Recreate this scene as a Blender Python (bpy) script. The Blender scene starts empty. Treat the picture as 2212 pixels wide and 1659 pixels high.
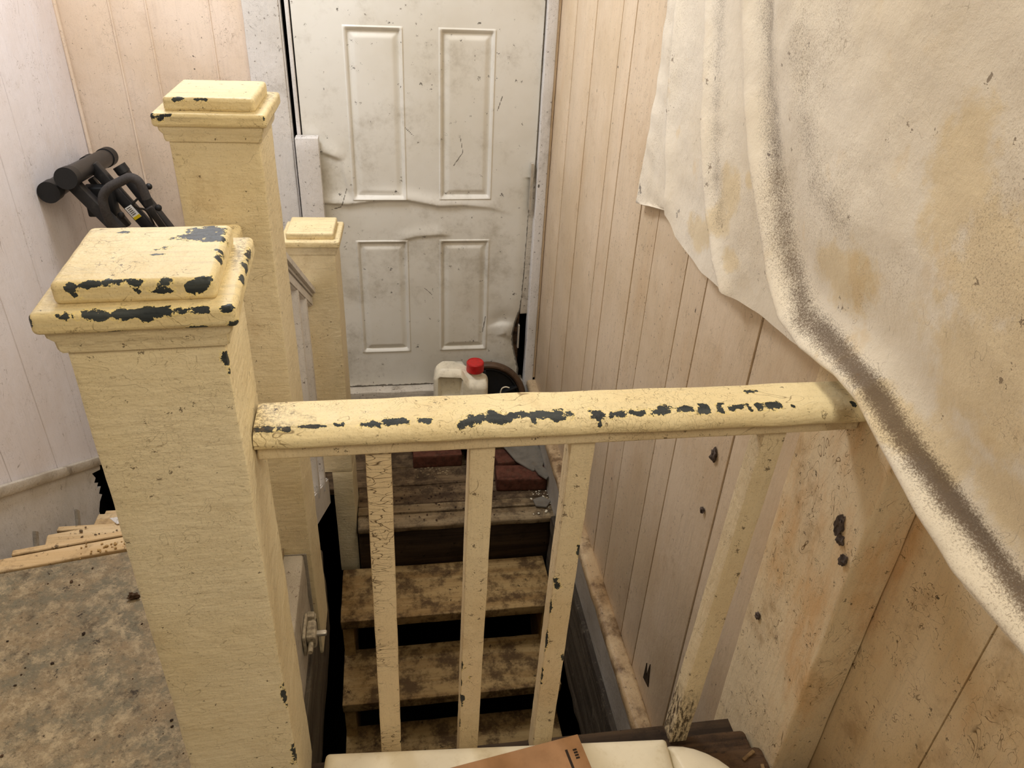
import bpy, bmesh, math, random
from mathutils import Vector, Matrix, noise as mnoise
random.seed(7)
sc = bpy.context.scene
COL = sc.collection

# ------------------------------------------------------------------ camera
YAW, PITCH, ROLL, FPX = 0.17525, -0.55797, 0.05464, 1665.4
CAM = Vector((0.2333, -0.7440, 0.3028))
fw = Vector((math.sin(YAW)*math.cos(PITCH), math.cos(YAW)*math.cos(PITCH), math.sin(PITCH)))
r0 = Vector((math.cos(YAW), -math.sin(YAW), 0)); u0 = r0.cross(fw)
rr = r0*math.cos(ROLL) + u0*math.sin(ROLL); uu = -r0*math.sin(ROLL) + u0*math.cos(ROLL)
cam = bpy.data.cameras.new('camera'); cam.sensor_width = 36; cam.lens = FPX*36/2212; cam.clip_start = .02
camo = bpy.data.objects.new('camera', cam); COL.objects.link(camo)
m4 = Matrix((rr, uu, -fw)).transposed().to_4x4(); m4.translation = CAM
camo.matrix_world = m4
sc.camera = camo

# ------------------------------------------------------------------ world, lights, exposure
W = bpy.data.worlds.new('world'); sc.world = W; W.use_nodes = True
W.node_tree.nodes['Background'].inputs[0].default_value = (1.0, .93, .83, 1)
W.node_tree.nodes['Background'].inputs[1].default_value = .18

def area(name, loc, size, power, color, aim=None, sy=None):
    l = bpy.data.lights.new(name, 'AREA'); l.energy = power; l.color = color
    l.shape = 'RECTANGLE'; l.size = size; l.size_y = sy or size
    o = bpy.data.objects.new(name, l); COL.objects.link(o); o.location = loc
    d = (Vector(aim) - Vector(loc)) if aim else Vector((0, 0, -1))
    o.rotation_euler = d.to_track_quat('-Z', 'Y').to_euler()
    return o
area('landing_lamp_light', (-.30, 1.45, 1.02), .45, 23, (.90, .94, 1.0), aim=(.15, 1.5, -1.2))  # unseen cool area lamp hung over the landing, not a window
area('right_window_light', (.76, .38, 1.0), .6, 13, (1.0, .93, .77), aim=(-.45, .55, -.55))
area('room_fill_light', (.75, -.9, .9), .6, 16, (1.0, .92, .75), aim=(-.5, .3, -.4))  # unseen fill lamp added behind the viewer to brighten the posts and rail
vs = sc.view_settings
vs.view_transform = 'Standard'; vs.look = 'None'; vs.gamma = 1; vs.use_curve_mapping = False
vs.exposure = 0.0

# ------------------------------------------------------------------ material helpers
def S(r, g, b):
    f = lambda c: (c/255/12.92) if c/255 <= .04045 else ((c/255+.055)/1.055)**2.4
    return (f(r), f(g), f(b), 1)

class Mat:
    def __init__(self, name, rough=.6, spec=.3):
        self.m = bpy.data.materials.new(name); self.m.use_nodes = True
        self.nt = self.m.node_tree; self.b = self.nt.nodes['Principled BSDF']
        self.b.inputs['Roughness'].default_value = rough
        self.b.inputs['Specular IOR Level'].default_value = spec
        self.pos = self.nt.nodes.new('ShaderNodeNewGeometry').outputs['Position']
        self.heights = []
    def n(self, t): return self.nt.nodes.new(t)
    def ln(self, a, b): self.nt.links.new(a, b)
    def put(self, sock, v):
        if hasattr(v, 'node'): self.ln(v, sock)
        else: sock.default_value = v
    def vec(self, stretch=(1, 1, 1), off=(0, 0, 0)):
        mp = self.n('ShaderNodeMapping'); self.ln(self.pos, mp.inputs[0])
        mp.inputs['Scale'].default_value = stretch; mp.inputs['Location'].default_value = off
        return mp.outputs[0]
    def noise(self, scale, detail=4, rough=.6, stretch=(1, 1, 1), off=(0, 0, 0), dist=0):
        t = self.n('ShaderNodeTexNoise'); self.ln(self.vec(stretch, off), t.inputs['Vector'])
        t.inputs['Scale'].default_value = scale; t.inputs['Detail'].default_value = detail
        t.inputs['Roughness'].default_value = rough; t.inputs['Distortion'].default_value = dist
        return t.outputs['Fac']
    def voro(self, scale, feature='F1', stretch=(1, 1, 1), off=(0, 0, 0), out='Distance', warp=0):
        t = self.n('ShaderNodeTexVoronoi'); t.feature = feature
        v = self.vec(stretch, off)
        if warp:
            nz = self.n('ShaderNodeTexNoise'); self.ln(v, nz.inputs['Vector']); nz.inputs['Scale'].default_value = scale*.8; nz.inputs['Detail'].default_value = 0
            sc_ = self.n('ShaderNodeVectorMath'); sc_.operation = 'SCALE'; self.ln(nz.outputs['Color'], sc_.inputs[0]); sc_.inputs['Scale'].default_value = warp/scale
            ad = self.n('ShaderNodeVectorMath'); ad.operation = 'ADD'; self.ln(v, ad.inputs[0]); self.ln(sc_.outputs[0], ad.inputs[1]); v = ad.outputs[0]
        self.ln(v, t.inputs['Vector'])
        t.inputs['Scale'].default_value = scale
        return t.outputs[out]
    def ss(self, x, lo, hi, a=0., b=1.):
        t = self.n('ShaderNodeMapRange'); t.interpolation_type = 'SMOOTHSTEP'
        self.put(t.inputs[0], x); t.inputs[1].default_value = lo; t.inputs[2].default_value = hi
        t.inputs[3].default_value = a; t.inputs[4].default_value = b
        return t.outputs[0]
    def math(self, op, a, b=0., c=None):
        t = self.n('ShaderNodeMath'); t.operation = op
        self.put(t.inputs[0], a); self.put(t.inputs[1], b)
        if c is not None: self.put(t.inputs[2], c)
        return t.outputs[0]
    def mix(self, fac, a, b, mode='MIX'):
        t = self.n('ShaderNodeMix'); t.data_type = 'RGBA'; t.blend_type = mode
        self.put(t.inputs[0], fac); self.put(t.inputs[6], a); self.put(t.inputs[7], b)
        return t.outputs[2]
    def attr(self, name):
        t = self.n('ShaderNodeAttribute'); t.attribute_name = name
        return t.outputs['Fac']
    def sep(self):
        t = self.n('ShaderNodeSeparateXYZ'); self.ln(self.pos, t.inputs[0]); return t.outputs
    def bump(self, h, strength=.3, dist=.002):
        t = self.n('ShaderNodeBump'); t.inputs['Strength'].default_value = strength
        t.inputs['Distance'].default_value = dist; self.put(t.inputs['Height'], h)
        if self.heights: self.ln(self.heights[-1], t.inputs['Normal'])
        self.heights.append(t.outputs[0])
    def done(self, color):
        self.put(self.b.inputs['Base Color'], color)
        if self.heights: self.ln(self.heights[-1], self.b.inputs['Normal'])
        return self.m

def specks(k, scale, gate, size, off=(0, 0, 0), stretch=(1, 1, 1)):
    """sparse ragged marks: one per gated voronoi cell"""
    d = k.voro(scale, off=off, stretch=stretch, warp=.5)
    c = k.n('ShaderNodeSeparateColor'); k.ln(d.node.outputs['Color'], c.inputs[0])
    rag = k.ss(k.noise(scale*5, 2, .75, stretch, off), .3, .7, .35, 2.4)
    sz = k.math('MULTIPLY', k.ss(c.outputs[0], gate, 1.0), size)
    return k.math('LESS_THAN', k.math('MULTIPLY', d, rag), sz)
def hairs(k, scale, width, lo, off=(0, 0, 0), stretch=(1, 1, 1), mscale=9):
    """thin wandering hairline marks, broken up by a mask"""
    n = k.noise(scale, 2, .55, stretch, off, dist=.8)
    line = k.ss(k.math('ABSOLUTE', k.math('SUBTRACT', n, .5)), 0, width, 1, 0)
    return k.math('MULTIPLY', line, k.ss(k.noise(mscale, 2, .7, off=(off[1]+3, off[0], 5)), lo, lo+.07))

def paint(name, base, base2=None, grain='z', grain_amt=.25, dirt=S(120, 95, 65), dirt_amt=.35, dirt_lo=.55,
          speck=.6, crack=0., crack_st=(1, 1, 1), hair=.6, peel=False, rough=.5, bump=.35, stain=None, stain_amt=0.):
    k = Mat(name, rough)
    st = {'x': (.05, 1, 1), 'y': (1, .05, 1), 'z': (1, 1, .05)}[grain]
    base2 = base2 or tuple(c*.86 for c in base[:3])+(1,)
    col = k.mix(k.ss(k.noise(3.2, 5), .35, .68), base, base2)
    g = k.noise(130, 2, .6, st)
    col = k.mix(k.ss(g, .45, .8, 0, grain_amt), col, tuple(c*.72 for c in base[:3])+(1,))
    if stain:
        sm = k.ss(k.noise(7, 6, .65, tuple(.35 if s < 1 else 1 for s in st), (3, 1, 2)), .5, .72, 0, stain_amt)
        col = k.mix(sm, col, stain)
    dm = k.math('MULTIPLY', k.ss(k.noise(9, 5, .72, off=(5, 2, 9)), dirt_lo, dirt_lo+.22), dirt_amt)
    col = k.mix(dm, col, dirt)
    fine = k.ss(k.noise(420, 3, .8), .56, .72, 0, .6*min(1, speck+.2))
    col = k.mix(fine, col, tuple(c*.5 for c in dirt[:3])+(1,))
    hl = k.math('MAXIMUM', hairs(k, 46, .008, .50, (3, 1, 7)), hairs(k, 27, .006, .52, (8, 2, 2), st and tuple(.5 if q < 1 else 1 for q in st)))
    col = k.mix(k.math('MULTIPLY', hl, hair), col, tuple(c*.45 for c in dirt[:3])+(1,))
    s1 = specks(k, 85, .72, .36*speck); s2 = specks(k, 21, .90, .15*speck, (7, 3, 1))
    s3 = specks(k, 26, .90, .14*speck, (2, 9, 4), (1, 1, .3))
    col = k.mix(k.math('MULTIPLY', s1, .75), col, S(70, 52, 34))
    col = k.mix(k.math('MULTIPLY', k.math('MAXIMUM', s2, s3), .85), col, S(52, 42, 34))
    if crack:
        e = k.voro(95 if crack > .8 else 150, 'DISTANCE_TO_EDGE', crack_st, warp=1.1)
        cm = k.math('MULTIPLY', k.ss(e, .0, .05, 1, 0), k.ss(k.noise(7, 4, .6, off=(1, 8, 3)), .48, .64) if crack <= .8 else k.ss(k.noise(6, 3, off=(1, 8, 3)), .40, .56))
        cm = k.math('MULTIPLY', cm, crack)
        col = k.mix(cm, col, S(96, 74, 48)); k.bump(k.math('SUBTRACT', 1., cm), .4, .0012)
    k.bump(g, bump*.5, .0012)
    k.bump(k.noise(38, 4, .62, off=(4, 4, 1)), bump, .004); k.bump(k.noise(120, 2, .6, (.3, .3, 1) if grain != 'z' else (1, 1, .4)), bump*.6, .0035)
    if peel:
        pa = k.attr('peel')
        wob = k.math('MULTIPLY', k.math('SUBTRACT', k.noise(95, 5, .72, off=(2, 2, 2)), .5), 1.7)
        pm = k.ss(k.math('ADD', pa, wob), .50, .52)
        pm = k.math('MULTIPLY', pm, k.ss(pa, .02, .05))
        rim = k.math('MULTIPLY', k.ss(k.math('ADD', pa, wob), .36, .46), k.ss(pa, .02, .05))
        col = k.mix(k.math('MULTIPLY', rim, .35), col, S(250, 225, 130))
        col = k.mix(pm, col, k.mix(k.ss(k.noise(60, 3, .6, (.2, 1, 1)), .35, .7), S(34, 39, 41), S(64, 68, 67)))
        gr = k.math('MULTIPLY', k.attr('grime'), k.ss(k.noise(190, 5, .75, (1, 1, .3), off=(8, 1, 5)), .40, .62))
        col = k.mix(gr, col, S(86, 72, 56))
        k.bump(k.math('SUBTRACT', 1., pm), .9, .0016)
    return k.done(col)

MT = {}
MT['newel'] = paint('cream_newel_paint', S(232, 217, 182), S(220, 202, 161), 'x', .22, dirt=S(168, 138, 92), peel=True, crack=.25, crack_st=(1, 1, 2.2), speck=.5, hair=.45, bump=.62)
MT['cap'] = paint('yellow_cream_cap_paint', S(226, 208, 164), S(214, 193, 144), 'x', .9, dirt=S(156, 124, 78), dirt_amt=.45, peel=True, crack=.15, speck=.6, hair=.75, bump=.6)
MT['rail'] = paint('yellow_cream_rail_paint', S(234, 217, 174), S(224, 203, 156), 'x', .3, dirt=S(166, 134, 86), peel=True, crack=.35, crack_st=(1, .6, .6), speck=.7, hair=.8, bump=.7)
MT['baluster'] = paint('cream_baluster_paint', S(226, 208, 172), S(214, 192, 152), 'z', .2, dirt=S(164, 130, 88), peel=True, crack=.25, crack_st=(.6, .6, 1.4), speck=.8, bump=.6)
MT['baluster_crackled'] = paint('cream_crackled_paint', S(226, 206, 168), S(214, 190, 150), 'z', .2, dirt=S(164, 128, 84), peel=True, crack=1.0, crack_st=(.45, .45, 1.7), speck=.5, bump=.5)
MT['wall_r'] = paint('beige_wall_paint', S(229, 208, 180), S(216, 193, 161), 'z', .35, dirt=S(170, 136, 96), dirt_amt=.35, speck=.5, hair=.5, bump=.3, stain=S(200, 162, 116), stain_amt=.25)
MT['wall_near'] = paint('stained_beige_paint', S(234, 214, 178), S(222, 195, 150), 'z', .35, dirt=S(150, 112, 64), dirt_amt=.5, dirt_lo=.5, speck=.7, hair=1., crack=.15, bump=.4, stain=S(212, 158, 92), stain_amt=.65)
MT['wall_l'] = paint('pinkish_white_paint', S(235, 229, 231), S(228, 219, 217), 'z', .25, dirt=S(180, 160, 140), dirt_amt=.2, speck=.4, bump=.25)
MT['wall_b'] = paint('pale_pink_beige_paint', S(230, 211, 192), S(220, 198, 174), 'z', .25, dirt=S(160, 132, 104), dirt_amt=.25, speck=.45, bump=.22)
MT['white'] = paint('old_white_paint', S(224, 219, 214), S(208, 202, 194), 'z', .2, dirt=S(120, 108, 92), dirt_amt=.4, speck=.7, bump=.35)
MT['white_dirty'] = paint('dirty_white_paint', S(206, 196, 180), S(172, 160, 142), 'y', .3, dirt=S(92, 74, 54), dirt_amt=.7, dirt_lo=.5, speck=.95, crack=.4, bump=.6)
MT['grey_paint'] = paint('grey_white_old_paint', S(186, 178, 166), S(160, 150, 136), 'y', .4, dirt=S(100, 88, 72), dirt_amt=.5, speck=.7, bump=.5)
MT['strip'] = paint('worn_beige_strip_paint', S(206, 182, 146), S(166, 136, 98), 'y', .5, dirt=S(92, 66, 42), dirt_amt=.85, dirt_lo=.46, speck=.9, bump=.8)

def door_mat():
    k = Mat('white_steel_door_paint', .42, .4)
    z = k.sep()[2]
    col = k.mix(k.ss(k.noise(2.5, 4), .35, .7), S(226, 222, 212), S(214, 208, 194))
    grime = k.math('MULTIPLY', k.ss(k.noise(5, 9, .75, off=(3, 3, 3)), .48, .72), .5)
    col = k.mix(grime, col, S(150, 138, 116))
    scuff = k.math('MULTIPLY', k.ss(k.noise(30, 6, .8, (1, 1, 2.5), (1, 6, 2)), .62, .72), .55)
    col = k.mix(k.math('MULTIPLY', scuff, k.ss(k.noise(2.2, 2, off=(9, 9, 1)), .45, .65)), col, S(110, 100, 86))
    col = k.mix(k.math('MULTIPLY', specks(k, 30, .84, .15), .8), col, S(60, 52, 44))
    col = k.mix(k.math('MULTIPLY', specks(k, 60, .86, .22, (4, 1, 8)), .7), col, S(84, 72, 58))
    col = k.mix(k.math('MULTIPLY', specks(k, 12, .82, .08, (1, 4, 2), (1, 1, .5)), .8), col, S(70, 60, 50))
    pm = k.ss(k.math('ADD', k.attr('peel'), k.math('MULTIPLY', k.math('SUBTRACT', k.noise(60, 4), .5), .9)), .45, .55)
    col = k.mix(k.math('MULTIPLY', pm, .8), col, S(74, 64, 52))
    k.bump(k.noise(220, 3, .6, (1, 1, .1)), .06, .001)
    k.bump(k.noise(14, 3, .5), .12, .01)
    return k.done(col)
MT['door'] = door_mat()

def wood(name, a, b, axis='x', dirt=S(70, 50, 30), dirt_amt=.6, dirt_lo=.48, rough=.75, bump=.5, ring=22, speck=.8):
    k = Mat(name, rough, .2)
    st = {'x': (.06, 1, 1), 'y': (1, .06, 1), 'z': (1, 1, .06)}[axis]
    g = k.noise(ring, 4, .65, st, dist=.6); f = k.noise(160, 2, .6, st)
    col = k.mix(k.ss(g, .35, .66), a, b)
    col = k.mix(k.ss(f, .5, .8, 0, .4), col, tuple(c*.6 for c in b[:3])+(1,))
    dm = k.math('MULTIPLY', k.ss(k.noise(11, 6, .75, off=(2, 5, 7)), dirt_lo, dirt_lo+.2), dirt_amt)
    col = k.mix(dm, col, dirt)
    col = k.mix(k.math('MULTIPLY', specks(k, 34, .75, .28*speck), .8), col, tuple(c*.35 for c in dirt[:3])+(1,))
    col = k.mix(k.math('MULTIPLY', specks(k, 90, .7, .3*speck, (3, 3, 3)), .6), col, tuple(c*.5 for c in dirt[:3])+(1,))
    k.bump(f, bump, .002); k.bump(k.noise(60, 4, .7), bump*.7, .004)
    return k.done(col)
MT['pine'] = wood('new_pine', S(222, 197, 156), S(206, 174, 128), 'x', S(126, 98, 66), .65, .50, speck=1)
MT['tread'] = wood('muddy_pine', S(176, 146, 98), S(148, 116, 72), 'x', S(78, 57, 35), .9, .42)
MT['stringer'] = wood('pine_stringer', S(186, 152, 98), S(160, 126, 76), 'y', S(90, 66, 40), .7, .5)
MT['landing'] = wood('worn_landing_boards', S(124, 104, 78), S(86, 68, 48), 'x', S(56, 42, 29), .85, .42, bump=.8)
MT['landing_pale'] = wood('worn_pale_landing_boards', S(160, 142, 112), S(124, 104, 76), 'x', S(66, 52, 38), .85, .45, bump=.9)
MT['dark_wood'] = wood('dark_old_timber', S(72, 56, 40), S(44, 33, 24), 'x', S(26, 20, 15), .6, .5, bump=.7)
MT['grey_timber'] = wood('weathered_grey_timber', S(98, 88, 74), S(54, 46, 38), 'y', S(150, 138, 118), .6, .56, bump=1.0)
MT['rot'] = wood('rotten_wood', S(86, 64, 44), S(44, 32, 23), 'x', S(24, 18, 14), .7, .5, bump=1.2)
MT['bare'] = wood('splintered_bare_wood', S(150, 122, 84), S(108, 82, 52), 'z', S(70, 52, 34), .6, .5, bump=1.2)

def plain(name, c, rough=.5, spec=.4, nscale=60, var=.25, bump=.1, metal=0., dust=None):
    k = Mat(name, rough, spec); k.b.inputs['Metallic'].default_value = metal
    col = k.mix(k.ss(k.noise(nscale, 5), .35, .7), c, tuple(x*(1-var) for x in c[:3])+(1,))
    if dust: col = k.mix(k.ss(k.noise(45, 7, .75, off=(6, 2, 2)), .5, .75, 0, .6), col, dust)
    k.bump(k.noise(nscale*4, 3), bump, .001)
    return k.done(col)
MT['black'] = plain('black_powder_coat', S(26, 25, 26), .42, .5, dust=S(56, 53, 50))
MT['black_rubber'] = plain('black_plastic_cap', S(22, 22, 23), .5, .4)
MT['foam'] = plain('dark_grey_foam_grip', S(70, 66, 64), .85, .2, 200, bump=.4)
MT['void'] = plain('shade_black_void', S(30, 25, 20), .95, .05)  # near-black colour puts the shade of cellar and wall cavities into the surface
MT['jug'] = plain('dirty_white_plastic', S(232, 222, 198), .42, .45, 30, .12, dust=S(150, 130, 96))
MT['red'] = plain('red_plastic', S(196, 34, 34), .4, .5, dust=S(150, 60, 50))
MT['brick'] = plain('red_brick', S(98, 60, 47), .9, .15, 40, .45, .9, dust=S(88, 74, 58))
MT['slate'] = plain('grey_slate', S(122, 115, 104), .7, .3, 25, .3, .4, dust=S(128, 110, 86))
MT['wheel'] = plain('brown_wheel_rim', S(92, 70, 52), .5, .4, 20, .4, dust=S(120, 98, 76))
MT['vinyl'] = plain('cream_vinyl', S(236, 224, 196), .38, .5, 12, .08, .12, dust=S(206, 188, 150))
MT['paper'] = plain('brown_card', S(176, 134, 96), .85, .2, 40, .14, .1, dust=S(160, 116, 80))
MT['ink'] = plain('dark_ink', S(56, 44, 36), .8, .2)
MT['sticker'] = plain('white_label', S(238, 236, 232), .5, .4, 60, .05)
MT['yellow'] = plain('yellow_label', S(226, 196, 30), .5, .4, 60, .05)
MT['metal'] = plain('painted_latch_metal', S(188, 174, 150), .55, .4, 70, .5, .8, dust=S(70, 56, 40))
MT['steel'] = plain('worn_bright_steel', S(214, 208, 196), .35, .6, 50, .2, metal=.6)
MT['clump'] = plain('grey_nest_dirt', S(98, 86, 78), .95, .1, 90, .5, .9)
MT['ceiling'] = paint('ceiling_white_paint', S(228, 222, 212), None, 'x', .1)

def vinyl_floor():
    k = Mat('stone_look_sheet_vinyl', .6, .3)
    col = k.mix(k.ss(k.noise(10, 8, .75), .38, .60), S(142, 121, 90), S(116, 107, 86))
    col = k.mix(k.ss(k.noise(24, 9, .8, off=(4, 2, 1), dist=.2), .46, .64), col, S(178, 158, 124))
    col = k.mix(k.ss(k.noise(17, 9, .8, off=(9, 4, 1), dist=.2), .53, .66, 0, .85), col, S(84, 69, 49))
    col = k.mix(k.ss(k.noise(60, 6, .8, off=(1, 7, 1)), .5, .66, 0, .7), col, S(168, 149, 116))
    col = k.mix(k.ss(k.noise(85, 5, .8, off=(3, 1, 1)), .55, .66, 0, .7), col, S(78, 63, 45))
    col = k.mix(k.math('MULTIPLY', specks(k, 40, .82, .26), .85), col, S(50, 39, 27))
    k.bump(k.noise(75, 4, .75, off=(1, 7, 1)), .8, .005)
    return k.done(col)
MT['floor'] = vinyl_floor()

def cloth_mat():
    k = Mat('mildewed_cream_cloth', .9, .1)
    col = k.mix(k.ss(k.noise(3, 5), .35, .7), S(238, 228, 209), S(230, 217, 193))
    st = k.math('ADD', k.attr('stain'), k.math('MULTIPLY', k.math('SUBTRACT', k.noise(22, 6, .65), .5), 1.3))
    stm = k.math('MULTIPLY', k.ss(st, .36, .66), k.ss(k.attr('stain'), .02, .1))
    col = k.mix(k.math('MULTIPLY', stm, .5), col, S(224, 198, 142))
    bl = k.math('MULTIPLY', k.ss(k.noise(11, 4, .6, off=(2, 2, 6)), .58, .66), k.ss(k.noise(3.2, 2, off=(6, 1, 6)), .42, .6))
    col = k.mix(k.math('MULTIPLY', bl, .35), col, S(222, 190, 132))
    mo = k.attr('mold')
    gn = k.ss(k.noise(430, 4, .85), .32, .68); cn = k.noise(26, 6, .7, off=(1, 9, 1))
    mv = k.math('ADD', mo, k.math('MULTIPLY', k.math('SUBTRACT', gn, .5), .75))
    mv = k.math('ADD', mv, k.math('MULTIPLY', k.math('SUBTRACT', cn, .5), .8))
    mm = k.math('MULTIPLY', k.ss(mv, .15, 1.15), k.ss(mo, .0, .2))
    col = k.mix(k.math('MULTIPLY', mm, .9), col, S(86, 68, 52))
    col = k.mix(k.math('MULTIPLY', hairs(k, 24, .005, .56), .5), col, S(120, 96, 68))
    haze = k.math('MULTIPLY', k.ss(gn, .60, .95), k.ss(k.noise(4.5, 5, .6, off=(8, 2, 4)), .44, .62))
    col = k.mix(k.math('MULTIPLY', haze, .6), col, S(146, 124, 98))
    col = k.mix(k.math('MULTIPLY', specks(k, 13, .88, .13), .75), col, S(92, 80, 74))
    col = k.mix(k.math('MULTIPLY', specks(k, 38, .78, .17, (2, 8, 2)), .7), col, S(104, 84, 64))
    k.bump(k.noise(900, 2), .12, .0006); k.bump(k.noise(70, 4, .75), .45, .003); k.bump(k.noise(11, 3, .55), .4, .012)
    k.b.inputs['Sheen Weight'].default_value = .15
    return k.done(col)
MT['cloth'] = cloth_mat()

# ------------------------------------------------------------------ object helpers
def link(name, me, mat=None, parent=None, smooth=30):
    if mat is not None:
        me.materials.clear(); me.materials.append(MT[mat] if isinstance(mat, str) else mat)
    if smooth:
        for p in me.polygons: p.use_smooth = True
        me.set_sharp_from_angle(angle=math.radians(smooth))
    o = bpy.data.objects.new(name, me); COL.objects.link(o)
    if parent: o.parent = parent
    return o
def tag(o, label=None, cat=None, group=None, kind=None):
    if label: o['label'] = label
    if cat: o['category'] = cat
    if group: o['group'] = group
    if kind: o['kind'] = kind
    return o
def thing(name, loc=(0, 0, 0), label=None, cat=None, group=None, rz=0, kind=None):
    o = bpy.data.objects.new(name, None); COL.objects.link(o); o.location = loc; o.rotation_euler.z = rz
    o.empty_display_size = .05
    return tag(o, label, cat, group, kind)
def mesh(verts, faces, name='m'):
    me = bpy.data.meshes.new(name); me.from_pydata([tuple(v) for v in verts], [], faces); me.update()
    return me
def recalc(me):
    bm = bmesh.new(); bm.from_mesh(me); bmesh.ops.recalc_face_normals(bm, faces=bm.faces); bm.to_mesh(me); bm.free(); return me
def box(x0, x1, y0, y1, z0, z1, bev=.002, seg=2, cuts=0, wob=0., M=None, seed=0):
    bm = bmesh.new(); bmesh.ops.create_cube(bm, size=1)
    for v in bm.verts:
        v.co = Vector((x0+(v.co.x+.5)*(x1-x0), y0+(v.co.y+.5)*(y1-y0), z0+(v.co.z+.5)*(z1-z0)))
    if cuts:
        mx = max(x1-x0, y1-y0, z1-z0)
        if cuts > 0:
            for ax, ln in ((0, x1-x0), (1, y1-y0), (2, z1-z0)):
                n = int(round(ln/cuts))
                for i in range(1, n):
                    co = [x0, y0, z0]; co[ax] += ln*i/n; no = [0, 0, 0]; no[ax] = 1
                    bmesh.ops.bisect_plane(bm, geom=bm.verts[:]+bm.edges[:]+bm.faces[:], plane_co=co, plane_no=no, dist=1e-7)
    if bev:
        es = [e for e in bm.edges if len(e.link_faces) == 2 and e.link_faces[0].normal.dot(e.link_faces[1].normal) < .5]
        bmesh.ops.bevel(bm, geom=es, offset=bev, segments=seg, profile=.5, affect='EDGES')
    if wob:
        for v in bm.verts:
            v.co += mnoise.noise_vector(v.co*14+Vector((seed, seed*2.3, 0)))*wob + mnoise.noise_vector(v.co*60+Vector((seed, 0, 3)))*wob*.4
    if M is not None: bm.transform(M)
    me = bpy.data.meshes.new('m'); bm.to_mesh(me); bm.free(); return me
def bar(p0, p1, w, h, up=(0, 0, 1), bev=.003, cuts=0, wob=0, seed=0):
    p0, p1 = Vector(p0), Vector(p1); d = p1-p0; L = d.length; x = d.normalized()
    u = Vector(up); y = u.cross(x).normalized(); z = x.cross(y)
    M = Matrix((x, y, z)).transposed().to_4x4(); M.translation = p0
    return box(0, L, -w/2, w/2, -h/2, h/2, bev, 2, cuts, wob, M, seed)
def prism(poly, axis, a0, a1, bev=0):
    """poly in the two other axes (in x,y,z order), extruded along axis"""
    ax = 'xyz'.index(axis); oth = [i for i in range(3) if i != ax]; n = len(poly); V = []
    for a in (a0, a1):
        for p in poly:
            c = [0, 0, 0]; c[ax] = a; c[oth[0]] = p[0]; c[oth[1]] = p[1]; V.append(c)
    F = [list(range(n))[::-1], list(range(n, 2*n))]+[[i, (i+1) % n, n+(i+1) % n, n+i] for i in range(n)]
    me = recalc(mesh(V, F))
    if bev:
        bm = bmesh.new(); bm.from_mesh(me); bmesh.ops.bevel(bm, geom=bm.edges[:], offset=bev, segments=2, affect='EDGES'); bm.to_mesh(me); bm.free()
    return me
def tube(pts, r, n=14, cap=True):
    pts = [Vector(p) for p in pts]; V = []; F = []; k = len(pts); prev = None
    rad = r if isinstance(r, (list, tuple)) else [r]*k
    for i, p in enumerate(pts):
        t = (pts[min(i+1, k-1)]-pts[max(i-1, 0)]).normalized()
        a = t.cross(Vector((0, 0, 1))) if prev is None else prev - t*prev.dot(t)
        if a.length < 1e-4: a = t.cross(Vector((0, 1, 0)))
        a.normalize(); prev = a; b = t.cross(a)
        for j in range(n):
            q = 2*math.pi*j/n; V.append(p+(a*math.cos(q)+b*math.sin(q))*rad[i])
    for i in range(k-1):
        for j in range(n): F.append([i*n+j, i*n+(j+1) % n, (i+1)*n+(j+1) % n, (i+1)*n+j])
    if cap: F += [list(range(n))[::-1], list(range((k-1)*n, k*n))]
    return recalc(mesh(V, F))
def smooth_path(pts, n=6):
    pts = [Vector(p) for p in pts]; out = []
    for i in range(len(pts)-1):
        p0, p1, p2, p3 = pts[max(i-1, 0)], pts[i], pts[i+1], pts[min(i+2, len(pts)-1)]
        for j in range(n):
            t = j/n; out.append(.5*((2*p1)+(p2-p0)*t+(2*p0-5*p1+4*p2-p3)*t*t+(3*p1-p0-3*p2+p3)*t**3))
    return out+[pts[-1]]
def blob(center, r, seed, sub=2, squash=(1, 1, 1), rough=.5):
    bm = bmesh.new(); bmesh.ops.create_icosphere(bm, subdivisions=sub, radius=1)
    for v in bm.verts:
        d = v.co.normalized(); f = 1+rough*mnoise.noise(d*1.7+Vector((seed*3.1, seed, 0)))+rough*.5*mnoise.noise(d*4+Vector((seed, 0, 2)))
        v.co = Vector((d.x*r*squash[0]*f, d.y*r*squash[1]*f, d.z*r*squash[2]*f))+Vector(center)
    me = bpy.data.meshes.new('m'); bm.to_mesh(me); bm.free(); return me
def set_attr(me, name, fn):
    a = me.attributes.new(name, 'FLOAT', 'POINT')
    a.data.foreach_set('value', [fn(v.co) for v in me.vertices])
def seg_d(px, py, ax, ay, bx, by):
    dx, dy = bx-ax, by-ay; L = dx*dx+dy*dy
    t = 0 if L == 0 else max(0, min(1, ((px-ax)*dx+(py-ay)*dy)/L))
    return math.hypot(px-ax-t*dx, py-ay-t*dy), t
def poly_d(px, py, pts):
    best = 9, 0, 0
    for i in range(len(pts)-1):
        d, t = seg_d(px, py, *pts[i], *pts[i+1])
        if d < best[0]: best = d, i, t
    return best
def lerp_tab(x, tab):
    if x <= tab[0][0]: return tab[0][1]
    for (a, va), (b, vb) in zip(tab, tab[1:]):
        if x <= b: return va+(vb-va)*(x-a)/(b-a)
    return tab[-1][1]

FZ = -.94          # upper floor
LZ = -1.69         # door landing
XL = -.785         # left wall face
YB = 2.12          # back wall face
CZ = 1.5           # ceiling
def xr(y): return .834+.0085*(2.1-y)      # right wall face, a little out of square

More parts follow.
